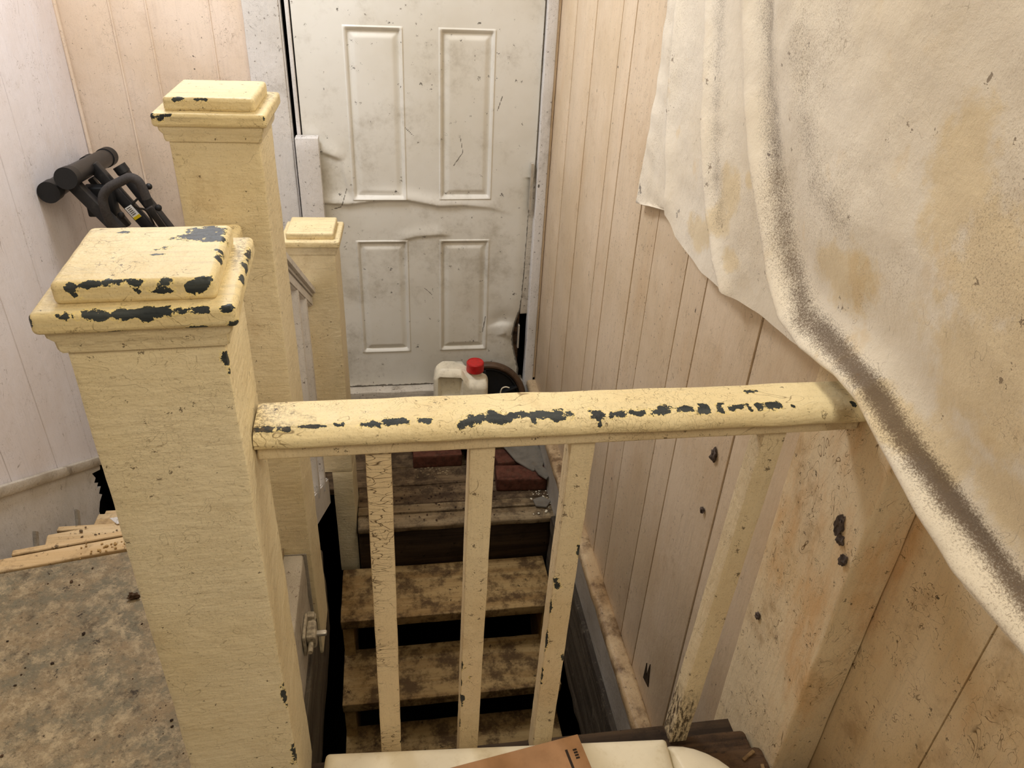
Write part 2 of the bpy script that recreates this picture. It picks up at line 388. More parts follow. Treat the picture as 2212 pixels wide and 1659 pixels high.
# ================================================================== STRUCTURE
# floor: two slabs round the stair well
ed = lambda x: .603+.20*(x+.37)
fl = [(XL-.02, -2.2), (.91, -2.2), (.91, -.035), (-.03, -.035), (-.03, ed(-.03)-.02), (XL-.02, ed(XL-.02))]
o = link('floor', prism(fl, 'z', FZ-.03, FZ), 'floor'); tag(o, 'stone-look brown and grey sheet vinyl floor beside the newel post', kind='structure')
o = link('floor', prism([(XL-.02, -2.2), (.91, -2.2), (.91, .07), (-.03, .07), (-.03, .55), (XL-.02, .5)], 'z', FZ-.20, FZ-.032), 'dark_wood'); tag(o, 'dark floor framing under the vinyl', kind='structure')
o = link('ceiling', box(XL-.1, 1.0, -2.2, 2.4, CZ, CZ+.05, 0), 'ceiling'); tag(o, 'white ceiling above the stairwell', kind='structure')

# left wall: vertical boards, their feet cut along the sloping stair trim
def trim_z(y): return -1.034-.595*(y-.935)
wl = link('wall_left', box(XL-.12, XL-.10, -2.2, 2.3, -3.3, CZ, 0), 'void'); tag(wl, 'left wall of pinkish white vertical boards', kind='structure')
ys = [-2.2, -1.9, -1.62, -1.45, -1.18, -.96, -.8, -.52, -.34, -.1, .14, .27, .49, .62, .86, 1.02, 1.26, 1.487, 1.625, 1.93, YB]
for i, (a, b) in enumerate(zip(ys, ys[1:])):
    g = .0007
    za, zb = (max(FZ-.02, trim_z(a)) if a < .8 else trim_z(a)), (max(FZ-.02, trim_z(b)) if b < .8 else trim_z(b))
    if a < .8: za = zb = trim_z(max(a, .75))+.0
    za, zb = min(za, trim_z(.75)), min(zb, trim_z(.75))
    if a > 1.62: za = zb = LZ
    me = prism([(a+g, za-.005), (b-g, zb-.005), (b-g, CZ), (a+g, CZ)], 'x', XL-.014, XL+random.uniform(-.0008, .0004), .0012)
    link('board', me, 'wall_l', wl)
# back wall left of the door
wb = link('wall_back', box(XL-.12, 1.0, YB+.14, YB+.16, -3.3, CZ, 0), 'void'); tag(wb, 'back wall of pale beige boards around the white door', kind='structure')
xs = [XL, -.622, -.512, -.320, -.19]
for a, b in zip(xs, xs[1:]):
    link('board', box(a+.0015, b-.0015, YB, YB+.014, LZ, CZ, .003, 2), 'wall_b', wb)
    if a > XL: link('joint_bead', tube([(a, YB-.001, LZ), (a, YB-.001, CZ)], .0036, 8), 'wall_b', wb)
link('header', box(-.21, .86, YB, YB+.02, .66, CZ, 0), 'wall_b', wb)
link('corner_bead', tube(smooth_path([(XL+.004, YB-.004, LZ+.1), (XL+.006, YB-.006, -.5), (XL+.003, YB-.004, .2), (XL+.004, YB-.004, CZ)], 6), .006, 8), 'wall_b', wb)
# right wall
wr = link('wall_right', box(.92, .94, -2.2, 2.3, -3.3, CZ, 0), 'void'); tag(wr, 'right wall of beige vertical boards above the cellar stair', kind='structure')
ys = [-2.2, -1.9, -1.7, -1.5, -1.34, -1.12, -.95, -.72, -.56, -.43, -.245, -.06, .118, .34, .578, .688, .893, 1.02, 1.245, 1.36, 1.62, 1.86, 2.115]
for a, b in zip(ys, ys[1:]):
    xm = xr((a+b)/2)+random.uniform(-.001, .001)
    if b < .0: xm = .888
    zb = -1.50 if b > .0 else FZ-.06
    link('board', box(xm, xm+.014, a+.0009, b-.0009, zb, CZ, .0014, 2, M=None), 'wall_r' if b > .0 else 'wall_near', wr)
link('splinter', prism([(.455, -1.40), (.47, -1.33), (.478, -1.39), (.49, -1.35), (.492, -1.41)], 'x', xr(.5)-.003, xr(.5)+.004), 'dark_wood', wr)
# wide flat board the hand rail dies into
o = link('trim_1', box(.822, .888, -.082, .114, FZ-.22, .9, .005, 3, cuts=.04, wob=.0012), 'wall_near'); tag(o, 'wide upright beige board on the right wall that the guard rail meets', kind='structure')
# door
XD0, XD1, ZD0, ZD1, YD = -.061, .780, -1.482, .55, 2.103
PX = [(.0986, .2999), (.419, .6177)]; PZ = [(-.6641, -.0665), (-1.3198, -.8232), (.06, .34)]
prof = [(0, 0), (.003, .0035), (.008, .003), (.012, -.001), (.016, -.0075), (.02, -.0075), (.036, -.0005), (.040, 0)]
creases = [([(-.082, -.69), (-.022, -.668), (.078, -.676), (.215, -.658), (.30, -.660), (.421, -.684), (.509, -.682), (.616, -.693), (.707, -.722)], .011, .013),
           ([(.24, -.83), (.33, -.806), (.421, -.800), (.47, -.806)], .006, .012),
           ([(-.03, -.475), (.02, -.49), (.08, -.513)], .008, .014), ([(.07, -.515), (.085, -.60), (.10, -.66)], .005, .012),
           ([(.62, -1.205), (.68, -1.19), (.735, -1.195)], -.010, .02), ([(.66, -1.25), (.70, -1.24), (.73, -1.28)], .008, .02)]
edge_tab = [(-1.49, .762), (-1.43, .764), (-1.38, .752), (-1.31, .735), (-1.25, .730), (-1.20, .740), (-1.14, .758), (-1.05, .766), (-.9, .769), (-.75, .772), (-.62, .777), (-.5, .780), (.6, .780)]
def door_h(x, z):
    h = 0
    for (a, b) in PX:
        for (c, d) in PZ:
            e = min(x-a, b-x, z-c, d-z)
            if e > 0: h += lerp_tab(e, prof)
    if -1.5 < z < -.4:
        for pts, A, w in creases:
            d, i, t = poly_d(x, z, pts)
            a_, b_ = pts[i], pts[i+1]; zl = a_[1]+(b_[1]-a_[1])*t
            ww = w*2.2 if z > zl else w*.6
            end = 1-max(0, (i+t)/(len(pts)-1)*2-1.4)/.6 if True else 1
            end *= min(1, .15+(i+t)*1.2)
            if d < ww*3: h += A*1.0*end*math.exp(-(d/ww)**2)
    h += .0018*mnoise.noise(Vector((x*7, z*5, 1)))
    ex = lerp_tab(z, edge_tab)
    if ex < .778 and x > ex-.05: h -= .012*((x-(ex-.05))/.05)**2
    return h
d0 = thing('door_1', (0, 0, 0), 'dented white steel six-panel door with a rotted lower right edge', kind='structure')
def axis_grid(lo, hi, step, cuts):
    pts = sorted([lo, hi]+[c for c in cuts if lo < c < hi]); out = []
    for a, b in zip(pts, pts[1:]):
        n = max(1, round((b-a)/step)); out += [a+(b-a)*i/n for i in range(n)]
    return out+[hi]
gx = axis_grid(XD0, XD1, .004, [c for p in PX for c in p]); gz = axis_grid(ZD0, ZD1, .0045, [c for p in PZ for c in p])
nx, nz = len(gx), len(gz); H = []
for z in gz:
    ex = lerp_tab(z, edge_tab)
    for x in gx:
        xx = x if x < .6 else .6+(x-.6)*(ex-.6)/(XD1-.6)
        H.append((xx, YD-door_h(xx, z), z))
groups = {}
for j in range(nz-1):
    zc = (gz[j]+gz[j+1])/2
    pr = next((k for k, p in enumerate(PZ) if p[0] < zc < p[1]), None)
    for i in range(nx-1):
        xc = (gx[i]+gx[i+1])/2
        pc = next((k for k, p in enumerate(PX) if p[0] < xc < p[1]), None)
        groups.setdefault((pr, pc) if pr is not None and pc is not None else 'skin', []).append([j*nx+i, j*nx+i+1, (j+1)*nx+i+1, (j+1)*nx+i])
scratch = [[(.498, -.436), (.507, -.486), (.473, -.535)], [(.645, -.288), (.63, -.335)], [(.30, -.40), (.33, -.43)], [(.61, -1.16), (.60, -1.24)], [(.36, -1.03), (.39, -1.06)], [(.08, -.62), (.055, -.69), (.02, -.70)]]
for key, fs in groups.items():
    idx = {}; V = []; F = []
    for f in fs:
        q = []
        for v in f:
            if v not in idx: idx[v] = len(V); V.append(H[v])
            q.append(idx[v])
        F.append(q)
    me = mesh(V, F)
    def pf(co):
        m = 0
        for s in scratch:
            d = poly_d(co.x, co.z, s)[0]
            m = max(m, .9*math.exp(-(d/.0022)**2))
        ex = lerp_tab(co.z, edge_tab)
        if co.z < -.6: m = max(m, .75*math.exp(-((ex-co.x)/.010)**2))
        m = max(m, .6*math.exp(-((co.z-ZD0)/.008)**2))
        return m
    set_attr(me, 'peel', pf)
    link('door_skin' if key == 'skin' else 'panel', me, 'door', d0, smooth=40)
link('door_core', box(XD0+.004, .756, YD+.015, YD+.045, ZD0, ZD1, .001, 1), 'rot', d0)
link('latch_plate', box(.762, .772, 2.082, 2.10, -.70, -.52, .001, 1), 'steel', d0)
link('metal_strip', box(.748, .754, 2.084, 2.10, -1.31, -1.20, .001, 1), 'steel', d0)
# door surround
o = link('trim_2', box(-.212, -.097, 2.088, 2.125, LZ, .66, .004, 3, cuts=.06, wob=.0012), 'white'); tag(o, 'wide white casing board left of the door', kind='structure')
link('casing_bead', box(-.097, -.092, 2.094, 2.125, LZ, .66, .002, 2), 'white', o)
o = link('trim_3', box(-.079, -.066, 2.096, 2.15, LZ, .66, .002, 2), 'white'); tag(o, 'narrow white door stop strip at the left door gap', kind='structure')
o = link('trim_4', box(.786, .824, 2.078, 2.125, LZ, .66, .004, 3, cuts=.06, wob=.001), 'white'); tag(o, 'narrow white casing at the right of the door', kind='structure')
link('jamb_strip', box(.757, .7865, 2.113, 2.15, -1.16, .55, .002, 2, cuts=.05, wob=.002), 'white_dirty', o)
link('quarter_round', tube([(.829, 2.09, -1.46), (.829, 2.09, .66)], .005, 8), 'wall_r', o)
o = link('trim_5', box(-.21, .826, 2.085, 2.125, .56, .68, .004, 2), 'white'); tag(o, 'white head casing above the door', kind='structure')
o = link('trim_6', box(-.06, .785, 2.055, 2.16, -1.56, -1.487, .006, 3, cuts=.03, wob=.003), 'white_dirty'); tag(o, 'peeling dirty white sill under the door', kind='structure')
link('riser', box(-.2, .83, 2.085, 2.12, LZ, -1.555, .003, 2), 'white_dirty', o)
# landing boards by the door
ld = link('floor', box(.07, .84, 1.49, 2.14, LZ-.10, LZ-.028, 0), 'dark_wood'); tag(ld, 'worn brown plank landing floor in front of the door', kind='structure')
ye = [1.435, 1.512, 1.560, 1.675, 1.79, 1.905, 2.02, 2.12]
for i, (a, b) in enumerate(zip(ye, ye[1:])):
    if i < 3: link('plank', box(XL, -.115, a+.002, b-.002, LZ-.028, LZ, .003, 2), 'landing', ld)
    link('plank', box(.07 if i < 3 else XL, xr(1.8)-.004, a+.002, b-.002, LZ-.028, LZ+random.uniform(-.002, .002)-(.004 if i == 0 else 0), .006 if i == 0 else .003, 3, cuts=.05, wob=.003, seed=i), 'landing_pale' if i < 2 else 'landing', ld)
link('fascia', box(.07, xr(1.5)-.004, 1.46, 1.485, LZ-.26, LZ-.03, .003, 2), 'dark_wood', ld)
# right baseboard + capping strip (level with the landing, runs on along the cellar stair)
bb = link('baseboard_right', prism([(-.03, -1.668), (1.43, -1.668), (1.43, LZ), (2.085, LZ), (2.085, -1.506), (-.03, -1.506)], 'x', .812, .852, .002), 'grey_paint'); tag(bb, 'dirty white baseboard along the foot of the right wall', kind='structure')
link('capping_strip', box(.798, .85, -.03, 2.09, -1.508, -1.468, .014, 4, cuts=.04, wob=.003, seed=4), 'strip', bb)
o = link('trim_7', box(.795, .85, .0, 1.43, -2.05, -1.672, .01, 2, cuts=.05, wob=.006, seed=2), 'grey_timber'); tag(o, 'weathered dark grey timber below the right baseboard', kind='structure')
# left skirting, broken at its far end
poly = [(.2, trim_z(.2)), (1.415, trim_z(1.415)), (1.46, -1.345), (1.50, -1.385), (1.492, -1.394), (1.43, -1.362), (1.445, -1.392), (1.425, -1.398), (1.452, -1.418),
        (1.428, -1.425), (1.462, -1.442), (1.435, -1.452), (1.455, -1.472), (1.425, -1.478), (1.40, -1.50), (1.40, -1.60), (1.36, LZ), (.9, LZ), (.6, -1.45), (.2, -1.2)]
bl = link('baseboard_left', prism(poly, 'x', XL-.012, XL+.012), 'white'); tag(bl, 'white stair skirting board on the left wall, splintered at its far end', kind='structure')
me = bar((XL+.012, .2, trim_z(.2)+.008), (XL+.012, 1.60, trim_z(1.60)+.008), .022, .030, bev=.004, cuts=.03, wob=.0010)
link('capping_strip', me, 'white_dirty', bl)
for (y, z, h) in ((.99, -1.275, .05), (1.235, -1.42, .06)):
    link('riser_stub', prism([(y-.035, z-h), (y-.020, z-h), (y+.030, z+h*.7), (y+.016, z+h)], 'x', XL+.0122, XL+.020, .001), 'white_dirty', bl)
# cellar shell
o = link('floor', box(-.9, .95, -2.2, 2.3, -3.32, -3.3, 0), 'void'); tag(o, 'shade-black floor of the cellar under the stair', kind='structure')
o = link('wall_front', box(-.9, .95, -.12, -.10, -3.3, FZ-.2, 0), 'void'); tag(o, 'shade-black cellar wall under the upper floor edge', kind='structure')
# curb between the two newels + joist below
o = link('trim_8', box(-.078, .012, .075, .566, -1.165, -.958, .004, 3, cuts=.04, wob=.002), 'white_dirty'); tag(o, 'dirty white floor-edge beam between the two tall newel posts', kind='structure')
o = link('trim_9', box(-.04, .022, -.03, .80, -1.47, -1.168, .006, 2, cuts=.04, wob=.004, seed=5), 'grey_timber'); tag(o, 'dark weathered joist below the floor-edge beam', kind='structure')

# ================================================================== STAIRS
lf = thing('wooden_stair', (-.41, .62, FZ), 'left flight of new pine steps going down along the left wall', 'stairs')
def lput(name, me, mat):
    me.transform(Matrix.Translation((.41, -.62, -FZ))); return link(name, me, mat, lf)
rot = lambda cx, cy: Matrix.Translation((cx, cy, 0)) @ Matrix.Rotation(math.radians(11), 4, 'Z') @ Matrix.Translation((-cx, -cy, 0))
lput('nosing', box(XL+.012, -.115, .602, .644, FZ-.03, FZ+.001, .004, 3, cuts=.05, wob=.001, M=rot(-.37, .60)), 'pine')
for i in range(3):
    z = FZ-.19*(i+1); y1 = .895+.28*i
    lput('tread', box(-.672, -.115, y1-.25, y1, z-.03, z, .004, 3, cuts=.06, wob=.001, M=rot(-.6, y1) if i == 0 else None), 'pine')
    lput('riser', box(-.672, -.115, y1-.245, y1-.228, z+.001, z+.158, .002, 1, M=rot(-.6, y1) if i == 0 else None), 'pine')
# cellar stair
cs = thing('cellar_stair', (.4, 1.2, LZ), 'rough pine cellar stair with muddy open treads seen between the balusters', 'stairs')
def cput(name, me, mat):
    me.transform(Matrix.Translation((-.4, -1.2, -LZ))); return link(name, me, mat, cs)
TR = [(-1.905, 1.195, 1.452), (-2.105, .998, 1.235), (-2.305, .81, 1.05), (-2.505, .61, .86), (-2.705, .41, .66)]
for i, (z, a, b) in enumerate(TR):
    cput('tread', box(.002, .785 if i < 2 else .79, a, b, z-.042, z, .004, 3, cuts=.05, wob=.0015, seed=i), 'tread')
st = [(1.455, -1.95)]
for (z, a, b) in TR:
    st += [(b if False else a+.245, z-.043), (a+.012, z-.043)]
st = [(1.45, -1.948)]
for (z, a, b) in TR: st += [(a+.014, z-.0425), (a+.014, z-.2425)]
st += [(.30, -2.95), (.62, -2.95), (1.45, -2.15)]
cput('stringer', prism(st, 'x', .006, .044), 'stringer')
cput('stringer', prism(st, 'x', .742, .780), 'stringer')

# ================================================================== NEWEL POSTS
def newel(x, y, zt, a, zb, label, s=1., peel=None, lower=None):     # lower: height where the shaft is notched to half its width
    root = thing('newel_post', (x, y, zb), label, 'post', 'square newel posts', a)
    pw, sw, tw = .07*s, .0875*s, .0698*s; tt, ts, ct = .021, .0215, .025
    H = zt-zb; fine = .006 if peel else .02
    z3 = H-tt; z2 = z3-ts; z1 = z2-ct
    sh = box(-pw, pw, -pw, pw, 0 if not lower else lower-zb, z1+.002, .003, 2, cuts=.02 if not peel else .012, wob=.0010, seed=x*9+y)
    cv = []
    prof_ = [(pw, z1), (pw+.004, z1), (pw+.0055, z1+.004), (pw+.006, z1+.012), (pw+.010, z1+.018), (pw+.011, z2)]
    V = []; F = []
    for (w, z) in prof_:
        V += [(-w, -w, z), (w, -w, z), (w, w, z), (-w, w, z)]
    for i in range(len(prof_)-1):
        for j in range(4): F.append([i*4+j, i*4+(j+1) % 4, (i+1)*4+(j+1) % 4, (i+1)*4+j])
    F += [[3, 2, 1, 0], [len(V)-4, len(V)-3, len(V)-2, len(V)-1]]
    nk = recalc(mesh(V, F))
    bm = bmesh.new(); bm.from_mesh(nk)
    bmesh.ops.bevel(bm, geom=[e for e in bm.edges if abs(e.verts[0].co.z-e.verts[1].co.z) > 1e-5], offset=.002, segments=2, affect='EDGES'); bm.to_mesh(nk); bm.free()
    sl = box(-sw, sw, -sw, sw, z2, z3, .0055, 4, cuts=fine, wob=.0008, seed=3+x)
    tb = box(-tw, tw, -tw, tw, z3-.002, H, .006, 4, cuts=fine, wob=.0008, seed=5+y)
    if lower: link('shaft_drop', box(-.002, pw, -pw, pw, 0, lower-zb-.0005, .003, 2, cuts=.03, wob=.001), 'newel', root)
    parts = {'shaft': (sh, 'newel'), 'neck_molding': (nk, 'newel'), 'cap_slab': (sl, 'cap'), 'cap_block': (tb, 'cap')}
    for n, (me, mt) in parts.items():
        if peel and n in peel:
            pts, gr = peel[n]
            def pf(co, pts=pts):
                m = 0
                for (cx, cy, cz, rx, ry, rz) in pts:
                    q = math.sqrt(((co.x-cx)/rx)**2+((co.y-cy)/ry)**2+((co.z-H-cz)/rz)**2)
                    m = max(m, 1-q*.5)
                return max(0, m)
            set_attr(me, 'peel', pf)
            if gr: set_attr(me, 'grime', gr)
        link(n, me, mt, root)
    return root
# worn spots on the nearest newel: x along the front edge, heights relative to the cap top
sx = lambda px: (px-290)/466*.175
bx_ = lambda px: (px-285)/354*.14
slabp = []
for a, b, r in ((118, 152, .004), (170, 226, .007), (232, 300, .008), (270, 345, .010), (300, 396, .007), (408, 428, .004), (440, 462, .005), (486, 520, .006)):
    slabp.append((sx((a+b)/2), -.087, -.024, max(.004, (sx(b)-sx(a))/2), .007, r*.75))
slabp += [(.0875, .01, -.025, .006, .010, .006), (.0875, .04, -.024, .006, .012, .006), (.0875, -.02, -.024, .005, .008, .006), (.087, -.087, -.04, .008, .008, .004), (-.087, -.087, -.03, .003, .004, .01), (.05, -.0875, -.042, .012, .004, .003), (-.02, -.0875, -.0425, .012, .004, .002)]
blockp = []
for a, b, z, r in ((140, 165, -.004, .003), (165, 228, -.002, .004), (205, 262, .000, .005), (262, 306, -.002, .004), (340, 372, -.001, .005), (290, 305, -.010, .004), (320, 372, -.010, .004), (392, 425, -.009, .006), (408, 450, -.008, .008), (415, 460, .0, .006)):
    blockp.append((bx_((a+b)/2), -.0698, z, (bx_(b)-bx_(a))/2, .006 if z > -.006 else .005, r))
blockp += [(.048, .045, 0, .018, .020, .01), (.040, .035, 0, .022, .008, .01), (.058, .030, 0, .012, .012, .01), (.066, -.005, 0, .006, .005, .01), (.068, -.02, -.002, .004, .006, .01), (-.032, .052, 0, .008, .003, .01), (.012, .006, 0, .011, .003, .01), (.012, -.01, 0, .010, .002, .01), (-.05, -.0695, -.012, .004, .004, .004)]
slabp += []
def g_slab(co):
    m = max(abs(co.x), abs(co.y)); ring_ = max(0, 1-abs(m-.0715)/.0045)*.8
    side = .9*max(0, 1-abs(co.x-.078)/.012)*max(0, min(1, (co.y+.02)/.05)) if co.y > -.03 else 0
    return max(ring_*(.5+.5*mnoise.noise(Vector((co.x*30, co.y*30, 1)))), side)
newel(0, 0, 0, .042, FZ, 'tall cream newel post at lower left with badly chipped cap', peel={
    'cap_slab': (slabp, g_slab), 'cap_block': (blockp, None),
    'shaft': ([(.07, -.07, -.085, .005, .005, .014), (.068, -.07, -.60, .004, .004, .02), (.069, -.07, -.73, .004, .004, .02), (.033, -.07, -.757, .012, .003, .0035), (.042, -.07, -.742, .006, .003, .0025), (.055, -.07, -.748, .003, .003, .002)], None)})
newel(-.0402, .6407, .0215, -.023, -1.30, 'tall cream newel post with speckled shaft, behind the front one', peel={
    'cap_slab': ([(-.075, -.087, -.028, .010, .006, .005), (-.06, -.087, -.024, .008, .005, .003), (-.086, -.087, -.022, .005, .006, .006), (.084, -.087, -.026, .003, .004, .004)], g_slab),
    'cap_block': ([(-.045, -.0698, -.003, .008, .006, .004), (-.01, -.0698, -.003, .010, .004, .003)], None)})
_o = [o for o in COL.objects if o.name == 'newel_post.001'][0]
link('bare_patch', box(-.069, .060, -.0712, -.0695, .012, .340, .0005, 1, cuts=.03), 'grey_paint', _o)
newel(-.003, 1.562, -.5568, -.041, -1.95, 'shorter cream newel post at the foot of the sloping handrail near the door', s=1.0, lower=-1.46)

# ================================================================== GUARD RAIL
gr = thing('guard_rail', (.45, .015, FZ+.026), 'level cream guard rail with chipped dark patches and square balusters', 'railing')
RO = Vector((.45, .015, FZ+.026))
def gput(name, me, mat, par=None):
    me.transform(Matrix.Translation(-RO)); return link(name, me, mat, par or gr)
RP = [(.051, -.229), (.051, -.219), (.0495, -.2145), (.0455, -.2118), (.040, -.2112), (.030, -.211), (.020, -.211), (.012, -.2110), (.006, -.2112), (0, -.2117), (-.005, -.2128), (-.010, -.2148), (-.0145, -.218), (-.0175, -.222), (-.019, -.2265), (-.0185, -.231), (-.016, -.2345), (-.011, -.2365), (.045, -.2365)]
X0, X1 = .0722, .821
NX = 300; V = []; F = []; n = len(RP)
for i in range(NX+1):
    x = X0+(X1-X0)*i/NX
    for (y, z) in RP:
        w = mnoise.noise(Vector((x*18, y*30, z*30)))*.0010
        V.append((x, y+w, z+w+.0012*math.sin(x*7)))
for i in range(NX):
    for j in range(n): F.append([i*n+j, i*n+(j+1) % n, (i+1)*n+(j+1) % n, (i+1)*n+j])
F += [list(range(n)), list(range(NX*n, NX*n+n))[::-1]]
me = recalc(mesh(V, F))
pxx = lambda px: .074+(px-545)/(1885-545)*.748
chips = []
for a, b, yy, r in ((543, 553, -.004, .004), (556, 582, -.005, .005), (586, 602, -.005, .004), (603, 616, -.006, .005), (620, 690, -.004, .0022), (700, 722, -.004, .004), (757, 795, -.005, .005), (797, 852, -.003, .006), (870, 898, -.004, .005),
                    (955, 990, -.010, .006), (968, 1012, -.004, .007), (1012, 1050, -.001, .009), (1018, 1066, -.006, .007), (1060, 1110, -.001, .006), (1100, 1195, -.001, .006), (1120, 1195, -.004, .006), (1108, 1120, -.009, .006), (1150, 1190, -.008, .005), (1200, 1238, -.002, .0015),
                    (1238, 1268, -.006, .009), (1275, 1330, -.006, .005), (1310, 1362, -.005, .006), (1374, 1404, -.005, .007), (1395, 1426, -.004, .009), (1424, 1472, -.003, .006), (1440, 1468, -.013, .0025), (1482, 1512, -.005, .008), (1524, 1542, -.006, .008), (1550, 1570, -.005, .006), (1568, 1592, -.003, .005), (1595, 1606, -.004, .007), (1612, 1640, -.004, .008), (1640, 1660, -.003, .005), (1652, 1677, -.003, .008), (1703, 1709, -.006, .004), (1846, 1854, -.006, .005), (1250, 1262, -.017, .004)):
    chips.append((pxx((a+b)/2), yy, (pxx(b)-pxx(a))/2, r))
# arc position across the rounded front edge, in metres from the flat top
def arc(co):
    if co.z > -.2125 and co.y > -.002: return -co.y
    return .0+max(0, -co.y)+max(0, (-.2117-co.z))*.9
def pf(co):
    if co.y > .03: return 0
    s = arc(co); m = 0
    for (cx, yy, hl, r) in chips:
        q = math.sqrt(((co.x-cx)/max(hl, .003))**4+((s-(-yy)*1.35)/r)**4)**.5
        m = max(m, 1-q*.5)
    return max(0, m)
set_attr(me, 'peel', pf)
set_attr(me, 'grime', lambda co: (.9*max(0, 1-(co.x-X0)/.045)*(1 if co.y > -.012 else .3)+.85*max(0, 1-abs(co.x-.115)/.05)*max(0, 1-abs(co.y+.004)/.007)+(.8*max(0, 1-abs(co.y-.012-(.13-co.x)*.5)/.006) if .09 < co.x < .14 else 0)) if co.z > -.225 else 0)
hr = gput('handrail', me, 'rail')
me = box(X0, X1, -.007, .036, -.2555, -.2362, .003, 3, cuts=.03, wob=.0008)
gput('fillet', me, 'baluster', hr)
BW = .0155
for i, (xt, xb, lean) in enumerate(((.2085, .202, 0), (.3335, .325, 0), (.459, .448, 0), (.712, .690, 0))):
    me = box(-BW, BW, -.0005, .0315, FZ+.026, -.2548, .0022, 2, cuts=.012, wob=.0007, seed=i*3)
    for v in me.vertices:
        t = (v.co.z+.253)/(FZ+.026+.253); v.co.x += xt+(xb-xt)*t
    pts = {0: [(.224, 0, -.62, .003, .003, .006), (.219, 0, -.83, .003, .003, .006), (.21, 0, -.86, .006, .002, .002)],
           1: [(.312, 0, -.66, .003, .003, .012), (.311, 0, -.70, .003, .003, .01), (.313, 0, -.735, .009, .003, .004), (.316, 0, -.745, .003, .003, .014), (.31, 0, -.80, .003, .003, .012), (.325, 0, -.69, .003, .002, .004)],
           2: [(.441, 0, -.50, .003, .003, .01), (.438, 0, -.55, .0025, .003, .014), (.437, 0, -.62, .003, .003, .02), (.435, 0, -.70, .003, .003, .02), (.452, 0, -.50, .003, .003, .008), (.470, 0, -.44, .002, .003, .012), (.465, 0, -.66, .003, .003, .008)], 3: []}[i]
    def bf(co, pts=pts):
        m = 0
        for (cx, cy, cz, rx, ry, rz) in pts:
            m = max(m, 1-.5*math.sqrt(((co.x-cx)/rx)**2+((co.y-cy)/.006)**2+((co.z-cz)/rz)**2))
        return max(0, m)
    set_attr(me, 'peel', bf)
    if i == 3: set_attr(me, 'grime', lambda co: 1.2*max(0, min(1, (-.77-co.z)/.05))*(1 if co.x < .70-(co.z+.77)*0 else .4))
    gput('baluster', me, 'baluster_crackled' if i == 0 else 'baluster')
o = link('floor_sill', box(.08, .818, -.033, .012, FZ+.002, FZ+.024, .008, 3, cuts=.03, wob=.004, seed=8), 'rot')
tag(o, 'dark rotted wooden sill the guard balusters stand on', 'beam')

# upper rail between the two tall newels
ur = thing('short_handrail', (-.05, .32, -.22), 'short level cream handrail joining the two tall newel posts', 'railing')
me = box(-.084, -.016, .076, .566, -.213, -.181, .010, 4, cuts=.03, wob=.0008); me.transform(Matrix.Translation((.05, -.32, .22))); link('handrail', me, 'rail', ur)
me = box(-.066, -.034, .076, .566, -.232, -.213, .003, 2); me.transform(Matrix.Translation((.05, -.32, .22))); link('fillet', me, 'baluster', ur)
for y in (.19, .32, .45):
    me = box(-.066, -.034, y-.016, y+.016, -.957, -.2325, .0022, 2, cuts=.05, wob=.0006); me.transform(Matrix.Translation((.05, -.32, .22))); link('baluster', me, 'baluster', ur)
# sloping balustrade down to the landing newel
sb = thing('sloping_balustrade', (-.035, 1.1, -1.2), 'sloping white-grey stair handrail with balusters running down to the landing post', 'railing')
O2 = Vector((-.035, 1.1, -1.2))
def sput(name, me, mat, par=None):
    me.transform(Matrix.Translation(-O2)); return link(name, me, mat, par or sb)
ra = lambda y: -.765+(1.55-y)*.64
def slope(zt, h, x0, x1, y0=.714, y1=1.488, k=.64, bev=.004):
    return prism([(y0, zt), (y1, zt-(y1-y0)*k), (y1, zt-(y1-y0)*k-h), (y0, zt-h)], 'x', x0, x1, bev)
h2 = sput('handrail', slope(ra(.714), .038, -.069, -.003, bev=.009), 'white')
sput('fillet', slope(ra(.714)-.038, .034, -.049, -.015), 'white', h2)
for y in (.86, 1.02, 1.18, 1.34):
    sput('baluster', box(-.048, -.016, y-.016, y+.016, -.985-(y-.7)*.66, ra(y)-.06, .0022, 2, cuts=.05, wob=.0006), 'white')
sput('stringer', slope(-.985, .12, -.062, -.022), 'white')

# ================================================================== THINGS
# latch on the floor-edge beam
lt = thing('door_latch', (.013, .44, -1.075), 'rusty painted slide latch on the beam below the short handrail', 'latch')
link('plate', box(0, .006, -.035, .035, -.028, .028, .001, 2, cuts=.01, wob=.001), 'metal', lt)
link('housing', box(.006, .026, -.026, .022, -.018, .018, .004, 2, cuts=.006, wob=.003), 'metal', lt)
link('bolt', tube([(.016, -.05, .0), (.016, .055, .0)], .0055, 10), 'metal', lt)
link('bolt_knob', box(.024, .048, -.006, .006, -.005, .005, .003, 3), 'steel', lt)
link('keeper', box(.004, .02, .036, .052, -.014, .014, .003, 2, cuts=.006, wob=.002), 'metal', lt)

# white board screwed over the door's left edge
o = link('wood_board', box(-.083, -.004, 2.045, 2.092, -.80, -.424, .003, 2, cuts=.04, wob=.0008), 'white'); tag(o, 'short white board fixed upright over the left edge of the door', 'board')

